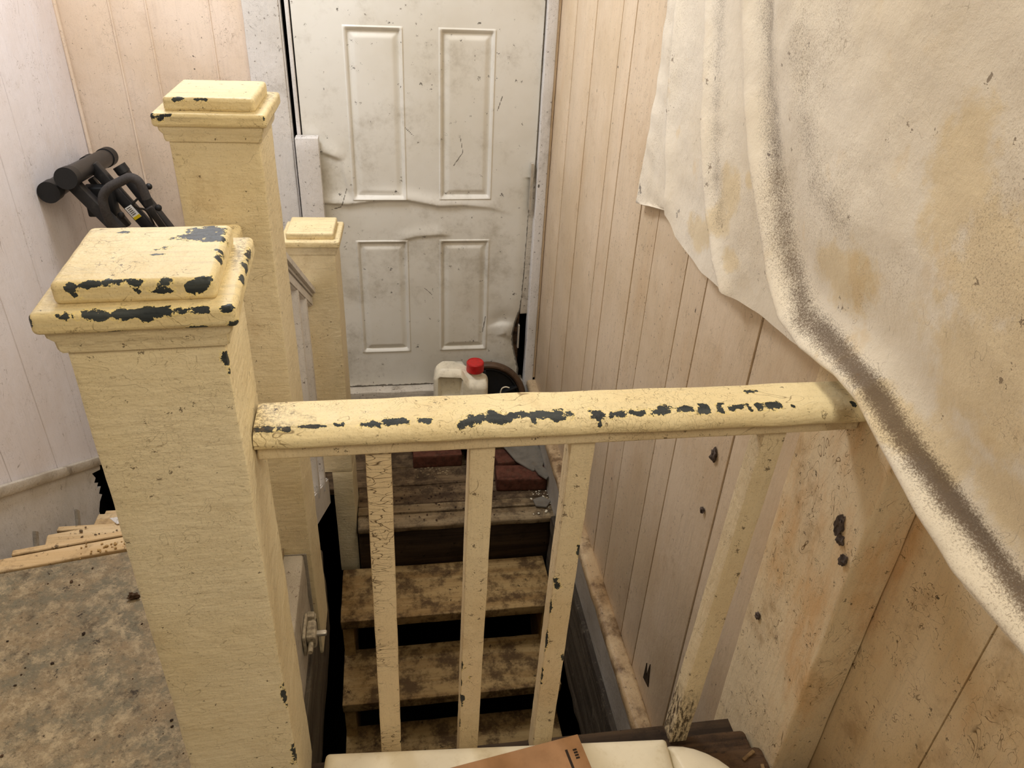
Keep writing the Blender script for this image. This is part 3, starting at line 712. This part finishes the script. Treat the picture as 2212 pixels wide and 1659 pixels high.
# jug
jg = thing('plastic_jug', (.488, 1.865, LZ+.064), 'dirty white plastic jug with a red screw cap in front of the door', 'jug', rz=math.radians(-7))
JW, JD, JH = .108, .062, .372
def rr_sec(a, w, d, r):
    c, s = math.cos(a), math.sin(a); e = 6.0
    q = (abs(c)**e+abs(s)**e)**(-1/e); return w*c*q, d*s*q
V = []; F = []; NA = 140; NL = 110
for j in range(NL+1):
    z = JH*j/NL; t = z/JH
    bot = 1-.12*max(0, 1-z/.03)**2
    for i in range(NA):
        a = 2*math.pi*i/NA; x, y = rr_sec(a, JW*bot, JD*bot, .02)
        # top profile: handle hump left, sloped shoulder under the cap at right
        zz = z; top = JH-.006*max(0, (x/JW))-.045*max(0, min(1, (x/JW-.02)/.3))-.012*max(0, (-x/JW-.75)/.25)*1.4
        zz = z*top/JH
        k = max(0, (t-.90)/.10); x *= 1-.09*k*k; y *= 1-.42*k*k
        k2 = max(0, (t-.62)/.38); y *= 1-.18*k2
        # finger pocket pressed into front and back, upper left
        px, pz = x+.040, zz-.290
        sd = max(abs(px)-.046, abs(pz)-.052, abs(px)*.7+abs(pz)*.7-.064)
        dp = max(0, min(1, (-sd+.004)/.016)); dp = dp*dp*(3-2*dp)
        if abs(y) > .02: y -= math.copysign(.030*dp, y)
        V.append((x, y, zz))
for j in range(NL):
    for i in range(NA): F.append([j*NA+i, j*NA+(i+1) % NA, (j+1)*NA+(i+1) % NA, (j+1)*NA+i])
F += [list(range(NA))[::-1], list(range(NL*NA, NL*NA+NA))]
link('body', recalc(mesh(V, F)), 'jug', jg, smooth=50)
cp = []; V = []; F = []
for (r_, z_) in ((.024, .300), (.024, .318)): cp.append((r_, z_))
link('neck', tube([(.055, 0, .30), (.055, 0, .37)], .025, 24), 'jug', jg)
V = []; F = []; NC = 60
rings = [(.033, .350), (.034, .352), (.034, .386), (.032, .390), (.029, .391), (.028, .389), (.0, .389)]
for (r_, z_) in rings:
    for i in range(NC):
        a = 2*math.pi*i/NC; rk = r_*(1+(.02 if i % 2 else 0)*(1 if .351 < z_ < .388 else 0)); V.append((.055+rk*math.cos(a), rk*math.sin(a), z_))
for j in range(len(rings)-1):
    for i in range(NC): F.append([j*NC+i, j*NC+(i+1) % NC, (j+1)*NC+(i+1) % NC, (j+1)*NC+i])
F.append(list(range(NC))[::-1])
link('cap', mesh(V, F), 'red', jg)

# wheel leaning by the door
wh = thing('wheel', (.615, 2.02, LZ), 'dark brown wheel rim leaning against the door behind the jug', 'wheel')
def ring(R, r, n=72, m=14, flat=1.0):
    V = []; F = []
    for i in range(n):
        a = 2*math.pi*i/n
        for j in range(m):
            b = 2*math.pi*j/m; q = R+r*math.cos(b); V.append((q*math.cos(a), r*flat*math.sin(b), q*math.sin(a)))
    for i in range(n):
        for j in range(m): F.append([i*m+j, ((i+1) % n)*m+j, ((i+1) % n)*m+(j+1) % m, i*m+(j+1) % m])
    return recalc(mesh(V, F))
tl = Matrix.Rotation(math.radians(-9), 4, 'X'); up_ = Matrix.Translation((0, 0, .171))
for nm, me, mt in (('rim', ring(.156, .0145, flat=1.4), 'wheel'), ('inner_lip', ring(.137, .006), 'black_rubber'), ('hub', tube([(0, -.02, 0), (0, .02, 0)], .03, 24), 'black')):
    me.transform(up_ @ tl); link(nm, me, mt, wh)
for i in range(5):
    a = 2*math.pi*i/5+.4
    me = bar((0.02*math.cos(a), 0, .02*math.sin(a)), (.142*math.cos(a), 0, .142*math.sin(a)), .012, .035, up=(0, 1, 0), bev=.004); me.transform(up_ @ tl); link('spoke', me, 'black_rubber', wh)
me = tube([(0, .006, 0), (0, .012, 0)], .136, 48); me.transform(up_ @ tl); link('back_disc', me, 'black_rubber', wh)
hk = thing('wire_hook', (.67, 1.955, -1.45), 'small pale bent wire hook in front of the dark wheel', 'hook')
link('wire', tube(smooth_path([(-.002, 0, -.03), (-.006, 0, 0), (.0, 0, .022), (.015, -.002, .030), (.03, -.004, .026)], 5), .0028, 8), 'vinyl', hk)

# bricks and slates on the landing
def brick_at(x, y, z, rz, lab, tilt=0, s=1):
    me = box(-.1*s, .1*s, -.046, .046, 0, .06, .005, 2, cuts=.012, wob=.0022, seed=x*11)
    o = link('brick', me, 'brick'); o.location = (x, y, z); o.rotation_euler = (tilt, 0, rz); tag(o, lab, 'brick', 'loose bricks on the landing'); return o
brick_at(.388, 1.825, LZ+.001, .0, 'loose red brick lying square in front of the jug')
brick_at(.555, 1.80, LZ+.001, 1.45, 'loose red brick turned endways between two balusters in view')
brick_at(.712, 1.645, LZ+.001, -.06, 'broad red brick nearest the stair edge, under grey slates')
brick_at(.722, 1.765, LZ+.001, .10, 'red brick behind, mostly covered by grey slate pieces')
brick_at(.385, 1.925, LZ+.001, .02, 'red brick hidden under the white jug')
def slate(pts, z, rot_, lab, nm='slate_shard'):
    me = prism(pts, 'z', 0, .007, .0012); c = Vector((sum(p[0] for p in pts)/len(pts), sum(p[1] for p in pts)/len(pts), 0))
    me.transform(Matrix.Translation(-c)); o = link(nm, me, 'slate'); o.location = (c.x, c.y, z); o.rotation_euler = rot_; tag(o, lab, 'slate', 'broken grey slates on the landing'); return o
slate([(.655, 1.80), (.70, 1.86), (.79, 1.84), (.825, 1.72), (.80, 1.655), (.76, 1.64), (.70, 1.70)], LZ+.071, (.10, .03, 0), 'largest grey slate shard lying across the bricks')
slate([(.735, 1.90), (.80, 1.92), (.828, 1.84), (.79, 1.80), (.74, 1.82)], LZ+.092, (.0, .0, .0), 'grey slate shard behind the largest one by the baseboard')
slate([(.765, 1.645), (.80, 1.66), (.826, 1.60), (.80, 1.565), (.775, 1.60)], LZ+.0725, (-.1, .05, 0), 'narrow grey slate shard tipping off the brick end')
slate([(.745, 1.535), (.785, 1.55), (.815, 1.52), (.79, 1.485), (.75, 1.495)], LZ+.003, (0, 0, 0), 'small grey slate shard lying on the pale front planks')

# crumbs
def crumbs(name, region, n, mat, lab, cat, seed, smin=.002, smax=.007):
    rnd = random.Random(seed); bm = bmesh.new()
    for i in range(n):
        x, y, z = region(rnd); r = rnd.uniform(smin, smax)*rnd.random()**.6
        res = bmesh.ops.create_icosphere(bm, subdivisions=1, radius=r)
        ax = rnd.uniform(0, 6.28)
        for v in res['verts']:
            c = v.co; c = Vector((c.x*rnd.uniform(.7, 1.5), c.y*rnd.uniform(.6, 1.2), c.z*.6)); c.rotate(Matrix.Rotation(ax, 3, 'Z')); v.co = c+Vector((x, y, z+r*.35))
    me = bpy.data.meshes.new(name); bm.to_mesh(me); bm.free()
    return tag(link(name, me, mat, smooth=0), lab, cat, kind='stuff')
crumbs('mortar_crumbs', lambda r: (.36+.09*r.gauss(0, 1)*.6, 1.755+.02*r.gauss(0, 1), LZ), 90, 'landing_pale', 'pale crumbs scattered before the loose brick on the landing', 'crumbs', 1)
crumbs('dirt_crumbs', lambda r: (r.uniform(.1, .60), r.uniform(1.46, 1.66), LZ), 160, 'rot', 'dark dirt crumbs strewn over the landing planks', 'dirt', 2, .002, .006)
crumbs('paint_crumbs', lambda r: (.79+.03*r.gauss(0, 1), 1.56+.05*r.gauss(0, 1), LZ), 70, 'jug', 'pale flakes collected along the right landing edge', 'crumbs', 3)
crumbs('dirt_crumbs', lambda r: (r.gauss(-.36, .05), .0, FZ-.19) if False else ((lambda x: (x, .62+.2*(x+.37)+r.gauss(0, .012), FZ+.002))(r.gauss(-.40, .07))), 40, 'stringer', 'brown dirt crumbs on the pine nosing at the stair head', 'dirt', 4, .001, .005)
crumbs('dirt_crumbs', lambda r: (r.gauss(-.50, .05), r.gauss(.86, .02), FZ-.187), 50, 'landing', 'brown dirt crumbs on the first pine step', 'dirt', 5, .001, .006)
crumbs('dirt_crumbs', lambda r: (r.uniform(-.62, -.12), r.uniform(.05, .55), FZ), 60, 'rot', 'dark dirt crumbs scattered over the vinyl floor', 'dirt', 6, .0015, .005)
for i, (x, y, r) in enumerate(((-.315, .455, .010), (-.245, .545, .009))):
    tag(link('mud_lump', blob((x, y, FZ+.005), r, i+3, 3, (1, .8, .7), .8), 'rot'), ['larger dark mud lump on the vinyl floor left of the newel', 'smaller dark mud lump near the pine nosing'][i], 'mud')
me = prism([(-.53, .925), (-.505, .90), (-.48, .905), (-.455, .935), (-.47, .94), (-.50, .93)], 'z', FZ-.187, FZ-.1855); tag(link('paint_flake', me, 'white'), 'white paint flake lying on the first pine step', 'flake')

# folded exercise bike frame in the corner
bk = thing('folding_exercise_bike', (-.55, 1.75, LZ), 'black folded exercise bike frame standing in the wall corner', 'exercise bike')
BO = Vector((-.55, 1.75, LZ))
def bput(name, me, mat, par=None):
    me.transform(Matrix.Translation(-BO)); return link(name, me, mat, par or bk)
t1 = bput('stabilizer_tube', tube([(-.687, 1.63, -.434), (-.698, 2.02, -.485)], .0285, 28), 'black')
bput('end_cap', tube([(-.6865, 1.612, -.4315), (-.6875, 1.652, -.4375)], .0315, 28), 'black_rubber', t1)
bput('end_cap', tube([(-.6972, 1.99, -.481), (-.6985, 2.035, -.487)], .0315, 28), 'black_rubber', t1)
t2 = bput('stabilizer_tube', tube([(-.752, 1.655, -.482), (-.755, 2.03, -.51)], .0285, 28), 'black')
bput('end_cap', tube([(-.752, 1.635, -.4805), (-.752, 1.675, -.4835)], .0315, 28), 'black_rubber', t2)
bput('end_cap', tube([(-.7545, 1.99, -.507), (-.755, 2.035, -.5105)], .0315, 28), 'black_rubber', t2)
l1 = bput('frame_leg', bar((-.715, 1.72, -.475), (-.48, 1.72, -.82), .036, .036, bev=.005), 'black')
l2 = bput('frame_leg', bar((-.672, 1.80, -.445), (-.42, 1.80, -.85), .030, .034, bev=.005), 'black')
bput('frame_leg', bar((-.46, 1.76, -.80), (-.66, 1.80, LZ+.05), .036, .036, bev=.005), 'black')
bput('frame_leg', bar((-.435, 1.83, -.82), (-.64, 1.90, LZ+.05), .03, .034, bev=.005), 'black')
bput('floor_foot', tube([(-.66, 1.64, LZ+.028), (-.66, 1.98, LZ+.028)], .028, 24), 'black_rubber')
bput('cross_brace', bar((-.70, 1.84, -.50), (-.62, 1.84, -.66), .02, .02, bev=.003), 'black')
bput('resistance_box', box(-.705, -.62, 1.755, 1.80, -.60, -.505, .006, 3), 'black_rubber')
bput('seat_post', bar((-.595, 1.83, -.478), (-.44, 1.80, -.74), .03, .03, bev=.004), 'black')
bput('seat_post_cap', tube([(-.606, 1.832, -.458), (-.594, 1.83, -.480)], .021, 20), 'black_rubber')
hb = bput('handlebar', tube(smooth_path([(-.565, 1.66, -.66), (-.597, 1.63, -.575), (-.603, 1.62, -.523), (-.600, 1.62, -.488), (-.579, 1.62, -.462), (-.545, 1.62, -.444), (-.514, 1.62, -.431), (-.494, 1.62, -.440), (-.485, 1.62, -.464), (-.478, 1.62, -.502)], 6), .0135, 18), 'foam')
bput('grip_end', tube([(-.4795, 1.62, -.494), (-.476, 1.62, -.512)], .0142, 18), 'black_rubber', hb)
for i, (x, y, z, r) in enumerate(((-.568, 1.64, -.552, .011), (-.478, 1.66, -.47, .010), (-.475, 1.70, -.55, .011))):
    bput('knob', blob((x, y, z), r, i, 2, (1, .9, 1), .1), 'black_rubber')
bput('cable', tube(smooth_path([(-.51, 1.64, -.50), (-.525, 1.63, -.515), (-.515, 1.64, -.53), (-.50, 1.66, -.545), (-.495, 1.69, -.60)], 6), .0035, 8), 'black_rubber')
bput('pedal_crank', bar((-.50, 1.69, -.545), (-.47, 1.70, -.62), .016, .02, bev=.003), 'black')
# sticker on the second leg
dl = (Vector((-.42, 1.80, -.85))-Vector((-.672, 1.80, -.445))).normalized()
c0 = Vector((-.672, 1.80, -.445))+dl*.165
pr = Vector((dl.z, 0, -dl.x))
def quad_on(c, a, b, w, t=.0):
    n_ = Vector((0, -1, 0)); q = c+Vector((0, -.0152-t, 0))
    P = [q+dl*a-pr*w, q+dl*b-pr*w, q+dl*b+pr*w, q+dl*a+pr*w]; P2 = [p+n_*.0006 for p in P]
    return recalc(mesh(P+P2, [[0, 1, 2, 3], [7, 6, 5, 4], [0, 4, 5, 1], [1, 5, 6, 2], [2, 6, 7, 3], [3, 7, 4, 0]]))
sk = bput('warning_label', quad_on(c0, -.012, .034, .0125), 'sticker', l2)
def kput(me, mat, nm):
    me.transform(Matrix.Translation(-BO)); link(nm, me, mat, l2, smooth=0)
kput(quad_on(c0, .024, .034, .0125, .0007), 'yellow', 'label_band')
for q in range(5): kput(quad_on(c0+pr*.001, -.008+q*.006, -.0062+q*.006, .007, .0007), 'ink', 'label_print')

# hanging cloth along the right wall
HEM = [(1.02, -.285), (.80, -.250), (.75, -.258), (.711, -.271), (.54, -.278), (.406, -.262), (.265, -.234), (.173, -.221), (.101, -.207), (.018, -.190), (-.036, -.186), (-.067, -.205), (-.122, -.222), (-.181, -.246), (-.268, -.262), (-.344, -.262), (-.6, -.27), (-.9, -.26)]
RA = [(.95, 1.1), (.75, .55), (.575, .185), (.499, .058), (.43, -.02), (.334, -.101), (.26, -.161), (.187, -.188), (.101, -.190), (.009, -.176), (-.051, -.177), (-.125, -.196), (-.196, -.216), (-.272, -.232), (-.332, -.232), (-.6, -.24), (-.9, -.23)]
RB = [(1.0, 1.1), (.85, .5), (.738, .169), (.658, -.016), (.562, -.158), (.491, -.229), (.43, -.262)]
RC = [(1.0, 1.1), (.93, .5), (.897, .152), (.859, -.062), (.80, -.22)]
MO = [(.80, .95), (.62, .45), (.489, .194), (.418, .074), (.332, -.041), (.241, -.123), (.142, -.165), (.03, -.158), (-.046, -.158), (-.111, -.172), (-.196, -.188), (-.317, -.205), (-.6, -.21)]
hemz = lambda y: lerp_tab(-y, [(-a, b) for a, b in HEM])
STN = [(.095, -.080, .06, .040), (.05, -.055, .045, .03), (.486, -.107, .05, .04), (.50, -.16, .04, .03), (.42, -.06, .02, .015), (.60, -.22, .05, .03), (.55, -.20, .03, .03), (-.16, .04, .07, .06), (-.20, -.06, .10, .07), (-.07, .09, .05, .07), (-.28, .02, .1, .1), (.43, -.2, .03, .02), (-.12, -.17, .1, .02), (-.3, -.15, .15, .03)]
ct_ = thing('hanging_cloth', (.80, .1, -.2), 'large mildewed cream cloth hanging over the right wall and rail end', 'cloth')
CO = Vector((.80, .1, -.2))
def cloth_x(y, z):
    base = lerp_tab(-y, [(-1.05, .822), (-.3, .812), (-.06, .800), (.2, .792), (.9, .785)])
    dA, iA, tA = poly_d(y, z, RA)
    p, q = RA[iA], RA[iA+1]
    side = (q[0]-p[0])*(z-p[1])-(q[1]-p[1])*(y-p[0])       # >0 : one side of the ridge
    s = 1 if side < 0 else -1                                  # +1 = towards viewer / upper right
    top = max(0, min(1, (.5-z)/.6))
    amp = .008+.019*max(0, min(1, (.50-y)/.40))
    low = max(0, min(1, (.30-y)/.25))
    if s < 0: h = amp*math.exp(-(dA/(.007+.006*low))**2)
    else: h = amp*math.exp(-(dA/(.034-.012*low))**2)-.007*math.exp(-((dA-.07)/.03)**2)+.012*min(1, max(0, dA-.06)/.12)
    def fold(R_, A, wl, wr_):
        d, i, t = poly_d(y, z, R_); p, q = R_[i], R_[i+1]
        left = (q[0]-p[0])*(z-p[1])-(q[1]-p[1])*(y-p[0]) > 0
        return A*math.exp(-(d/(wl if left else wr_))**2)
    h += fold(RB, .010, .006, .026)+fold(RC, .008, .010, .03)
    h += .004*mnoise.noise(Vector((y*6, z*6, 0)))+.0018*mnoise.noise(Vector((y*20, z*20, 4)))
    return base-h
NU, NV = 330, 300; V = []; F = []
for j in range(NV+1):
    for i in range(NU+1):
        s = i/NU; y = .897+.04-(.937+.75)*s
        v = j/NV; v = v**1.6; hz = hemz(y)
        z = hz+(1.15-hz)*v
        yy = y
        if True:
            lim = lerp_tab(z, [(-.29, .79), (-.22, .80), (-.062, .859), (.152, .897), (.5, .93), (1.15, 1.0)])
            yy = lim+(-.75-lim)*s
            hz = hemz(yy); z = hz+(1.15-hz)*v
        V.append((cloth_x(yy, z), yy, z))
for j in range(NV):
    for i in range(NU): a = j*(NU+1)+i; F.append([a, a+NU+1, a+NU+2, a+1])
me = mesh(V, F)
def mold(co):
    d, i, t = poly_d(co.y, co.z, MO); w = lerp_tab(-co.y, [(-.6, .040), (-.3, .028), (-.1, .018), (0, .0125), (.3, .012)])
    m = lerp_tab(-co.y, [(-.7, .52), (-.45, .62), (-.3, .68), (-.15, .9), (0, 1.3), (.2, 1.3), (.5, 1.1)])*math.exp(-(d/w)**2)
    if co.y > .4: m = max(m, .42*math.exp(-((poly_d(co.y, co.z, [(p[0]-.06, p[1]) for p in RB[:5]])[0])/.03)**2))
    if .0 < co.y < .42: m = max(m, .40*math.exp(-((poly_d(co.y, co.z, [(.35, .17), (.27, .06), (.2, .0), (.1, -.02)])[0])/.03)**2))
    return m
def stain(co):
    m = 0
    for (y, z, a, b) in STN: m = max(m, 1-.5*math.hypot((co.y-y)/a, (co.z-z)/b))
    return max(0, m)
set_attr(me, 'mold', mold); set_attr(me, 'stain', stain)
me.transform(Matrix.Translation(-CO))
o = link('cloth_panel', me, 'cloth', ct_, smooth=180)
sm = o.modifiers.new('thickness', 'SOLIDIFY'); sm.thickness = .0016; sm.offset = 1
# sewn hem strip folded at its far edge
V = []; F = []; NU2, NV2 = 14, 130
for j in range(NV2+1):
    z = -.298+(1.15+.298)*j/NV2
    e0 = lerp_tab(z, [(-.30, 1.008), (-.29, 1.005), (-.039, .972), (.144, .977), (1.15, 1.06)])
    e1 = lerp_tab(z, [(-.30, .90), (-.24, .90), (-.062, .90), (.152, .905), (1.15, 1.0)])-.10
    for i in range(NU2+1):
        s = i/NU2; y = e0+(e1-e0)*s; zz = z if j else -.300+.052*s
        if j and z < -.30+.056*s: zz = -.300+.055*s
        b = .823+.003*math.sin(z*60+s*4)*mnoise.noise(Vector((y*9, z*14, 2)))*2-(.003 if .05 < s < .36 else 0)
        V.append((min(b, .829), y, zz))
for j in range(NV2):
    for i in range(NU2): a = j*(NU2+1)+i; F.append([a, a+NU2+1, a+NU2+2, a+1])
me = mesh(V, F); me.transform(Matrix.Translation(-CO))
o = link('hem_strip', me, 'cloth', ct_, smooth=180); sm = o.modifiers.new('thickness', 'SOLIDIFY'); sm.thickness = .0016; sm.offset = 1

# white vinyl pad at the foot of the balusters, brown card on it
vp = thing('vinyl_pad', (.39, -.23, FZ), 'cream white vinyl pad with a rounded end lying at the foot of the balusters', 'pad', rz=math.radians(-4))
def pad(x0, x1, y0, y1, z0, z1, rr_, rc, seed=0):
    V = []; F = []; pts = []
    for (cx, cy, a0, R) in ((x1-rr_, y1-rr_, 90, rr_), (x0+rc, y1-rc, 180, rc), (x0+rc, y0+rc, 270, rc), (x1-rr_, y0+rr_, 360, rr_)):
        for q in range(10):
            a = math.radians(a0-90+90*q/9); pts.append((cx+R*math.cos(a), cy+R*math.sin(a)))
    c = (.5*(x0+x1), .5*(y0+y1)); prof2 = [(.0, z0), (0, z1-.03), (.003, z1-.016), (.010, z1-.006), (.022, z1-.001), (.05, z1), (.10, z1+.001)]
    n = len(pts)
    for (ins, z) in prof2:
        for (x, y) in pts:
            d = Vector((c[0]-x, c[1]-y)); f = min(.9, ins/max(.02, min(abs(x1-x0), abs(y1-y0))*.5)); V.append((x+d.x*f*.8, y+d.y*f, z+.002*mnoise.noise(Vector((x*9, y*9, seed)))))
    for j in range(len(prof2)-1):
        for i in range(n): F.append([j*n+i, j*n+(i+1) % n, (j+1)*n+(i+1) % n, (j+1)*n+i])
    F += [list(range(n))[::-1], list(range((len(prof2)-1)*n, len(prof2)*n))]
    return recalc(mesh(V, F))
me = pad(-.302, .235, -.25, .196, .002, .140, .006, .006); link('pad_body', me, 'vinyl', vp, smooth=50)
me = pad(.2355, .345, -.25, .192, .002, .136, .10, .006, 3); link('pad_end', me, 'vinyl', vp, smooth=50)
cd = thing('brown_card', (.385, -.165, FZ+.1435), 'brown cardboard sheet with a dark stripe lying on the cream pad', 'card', rz=math.radians(9))
link('sheet', box(-.16, .125, -.12, .105, 0, .0018, .0005, 1), 'paper', cd)
link('stripe', box(.096, .100, -.115, .085, .0018, .0021, 0), 'ink', cd, smooth=0)
for q in range(4): link('print_mark', box(.108, .114, .080-q*.0045, .083-q*.0045, .0018, .0021, 0), 'ink', cd, smooth=0)

# rotten bits at the right corner
rc_ = thing('rotted_beam_end', (.76, -.055, FZ), 'dark splintered beam end beside the cream pad at lower right', 'beam')
link('timber', box(-.05, .06, -.06, .021, .002, .05, .010, 2, cuts=.012, wob=.006, seed=1), 'rot', rc_)
for i, (x, y, z, a) in enumerate(((.03, .0, .052, .5), (.045, -.03, .05, 1.4), (.0, -.03, .052, 2.4))):
    link('splinter', box(-.014, .014, -.003, .003, 0, .004, .001, 1, M=Matrix.Translation((x, y, z)) @ Matrix.Rotation(a, 4, 'Z')), 'bare', rc_)
for i, (x, y, z, r, m, lab) in enumerate(((.866, -.118, FZ+.020, .024, 'rot', 'dark rotten wood chunk in the corner by the wall post'), (.842, -.108, FZ+.014, .017, 'bare', 'pale rotten wood chunk at the bottom edge beside the wall'), (.845, -.165, FZ+.02, .026, 'rot', 'dark rotten wood chunk nearest the viewer at lower right'))):
    tag(link('wood_chunk', blob((x, y, z), r, i*5+2, 3, (1, 1.2, .8), .9), m), lab, 'debris')
crumbs('wood_crumbs', lambda r: (r.uniform(.80, .885), r.uniform(-.22, -.09), FZ+.002), 170, 'bare', 'wood crumbs and chips in the lower right corner', 'debris', 9, .002, .007)

# insect nests stuck on the right wall
for i, (x, y, z, r, lab) in enumerate(((.820, -.036, -.392, .010, 'largest dark insect nest clump on the wide upright board'), (.820, -.047, -.410, .008, 'dark insect nest clump just below the largest one'), (.820, -.066, -.430, .009, 'round grey cocoon at the lower end of the nest group'), (.819, .073, -.696, .007, 'small dark cocoon low on the wide upright board'), (.842, .387, -.598, .010, 'thin dark cocoon on the right wall under the guard rail'), (.842, .382, -.735, .007, 'faint small cocoon lower on the right wall'))):
    tag(link('insect_nest', blob((x, y, z), r, i+1, 3, (.5, .8, 1.5 if i in (0, 4) else .9), .7), 'clump'), lab, 'insect nest', 'nests on the right wall')
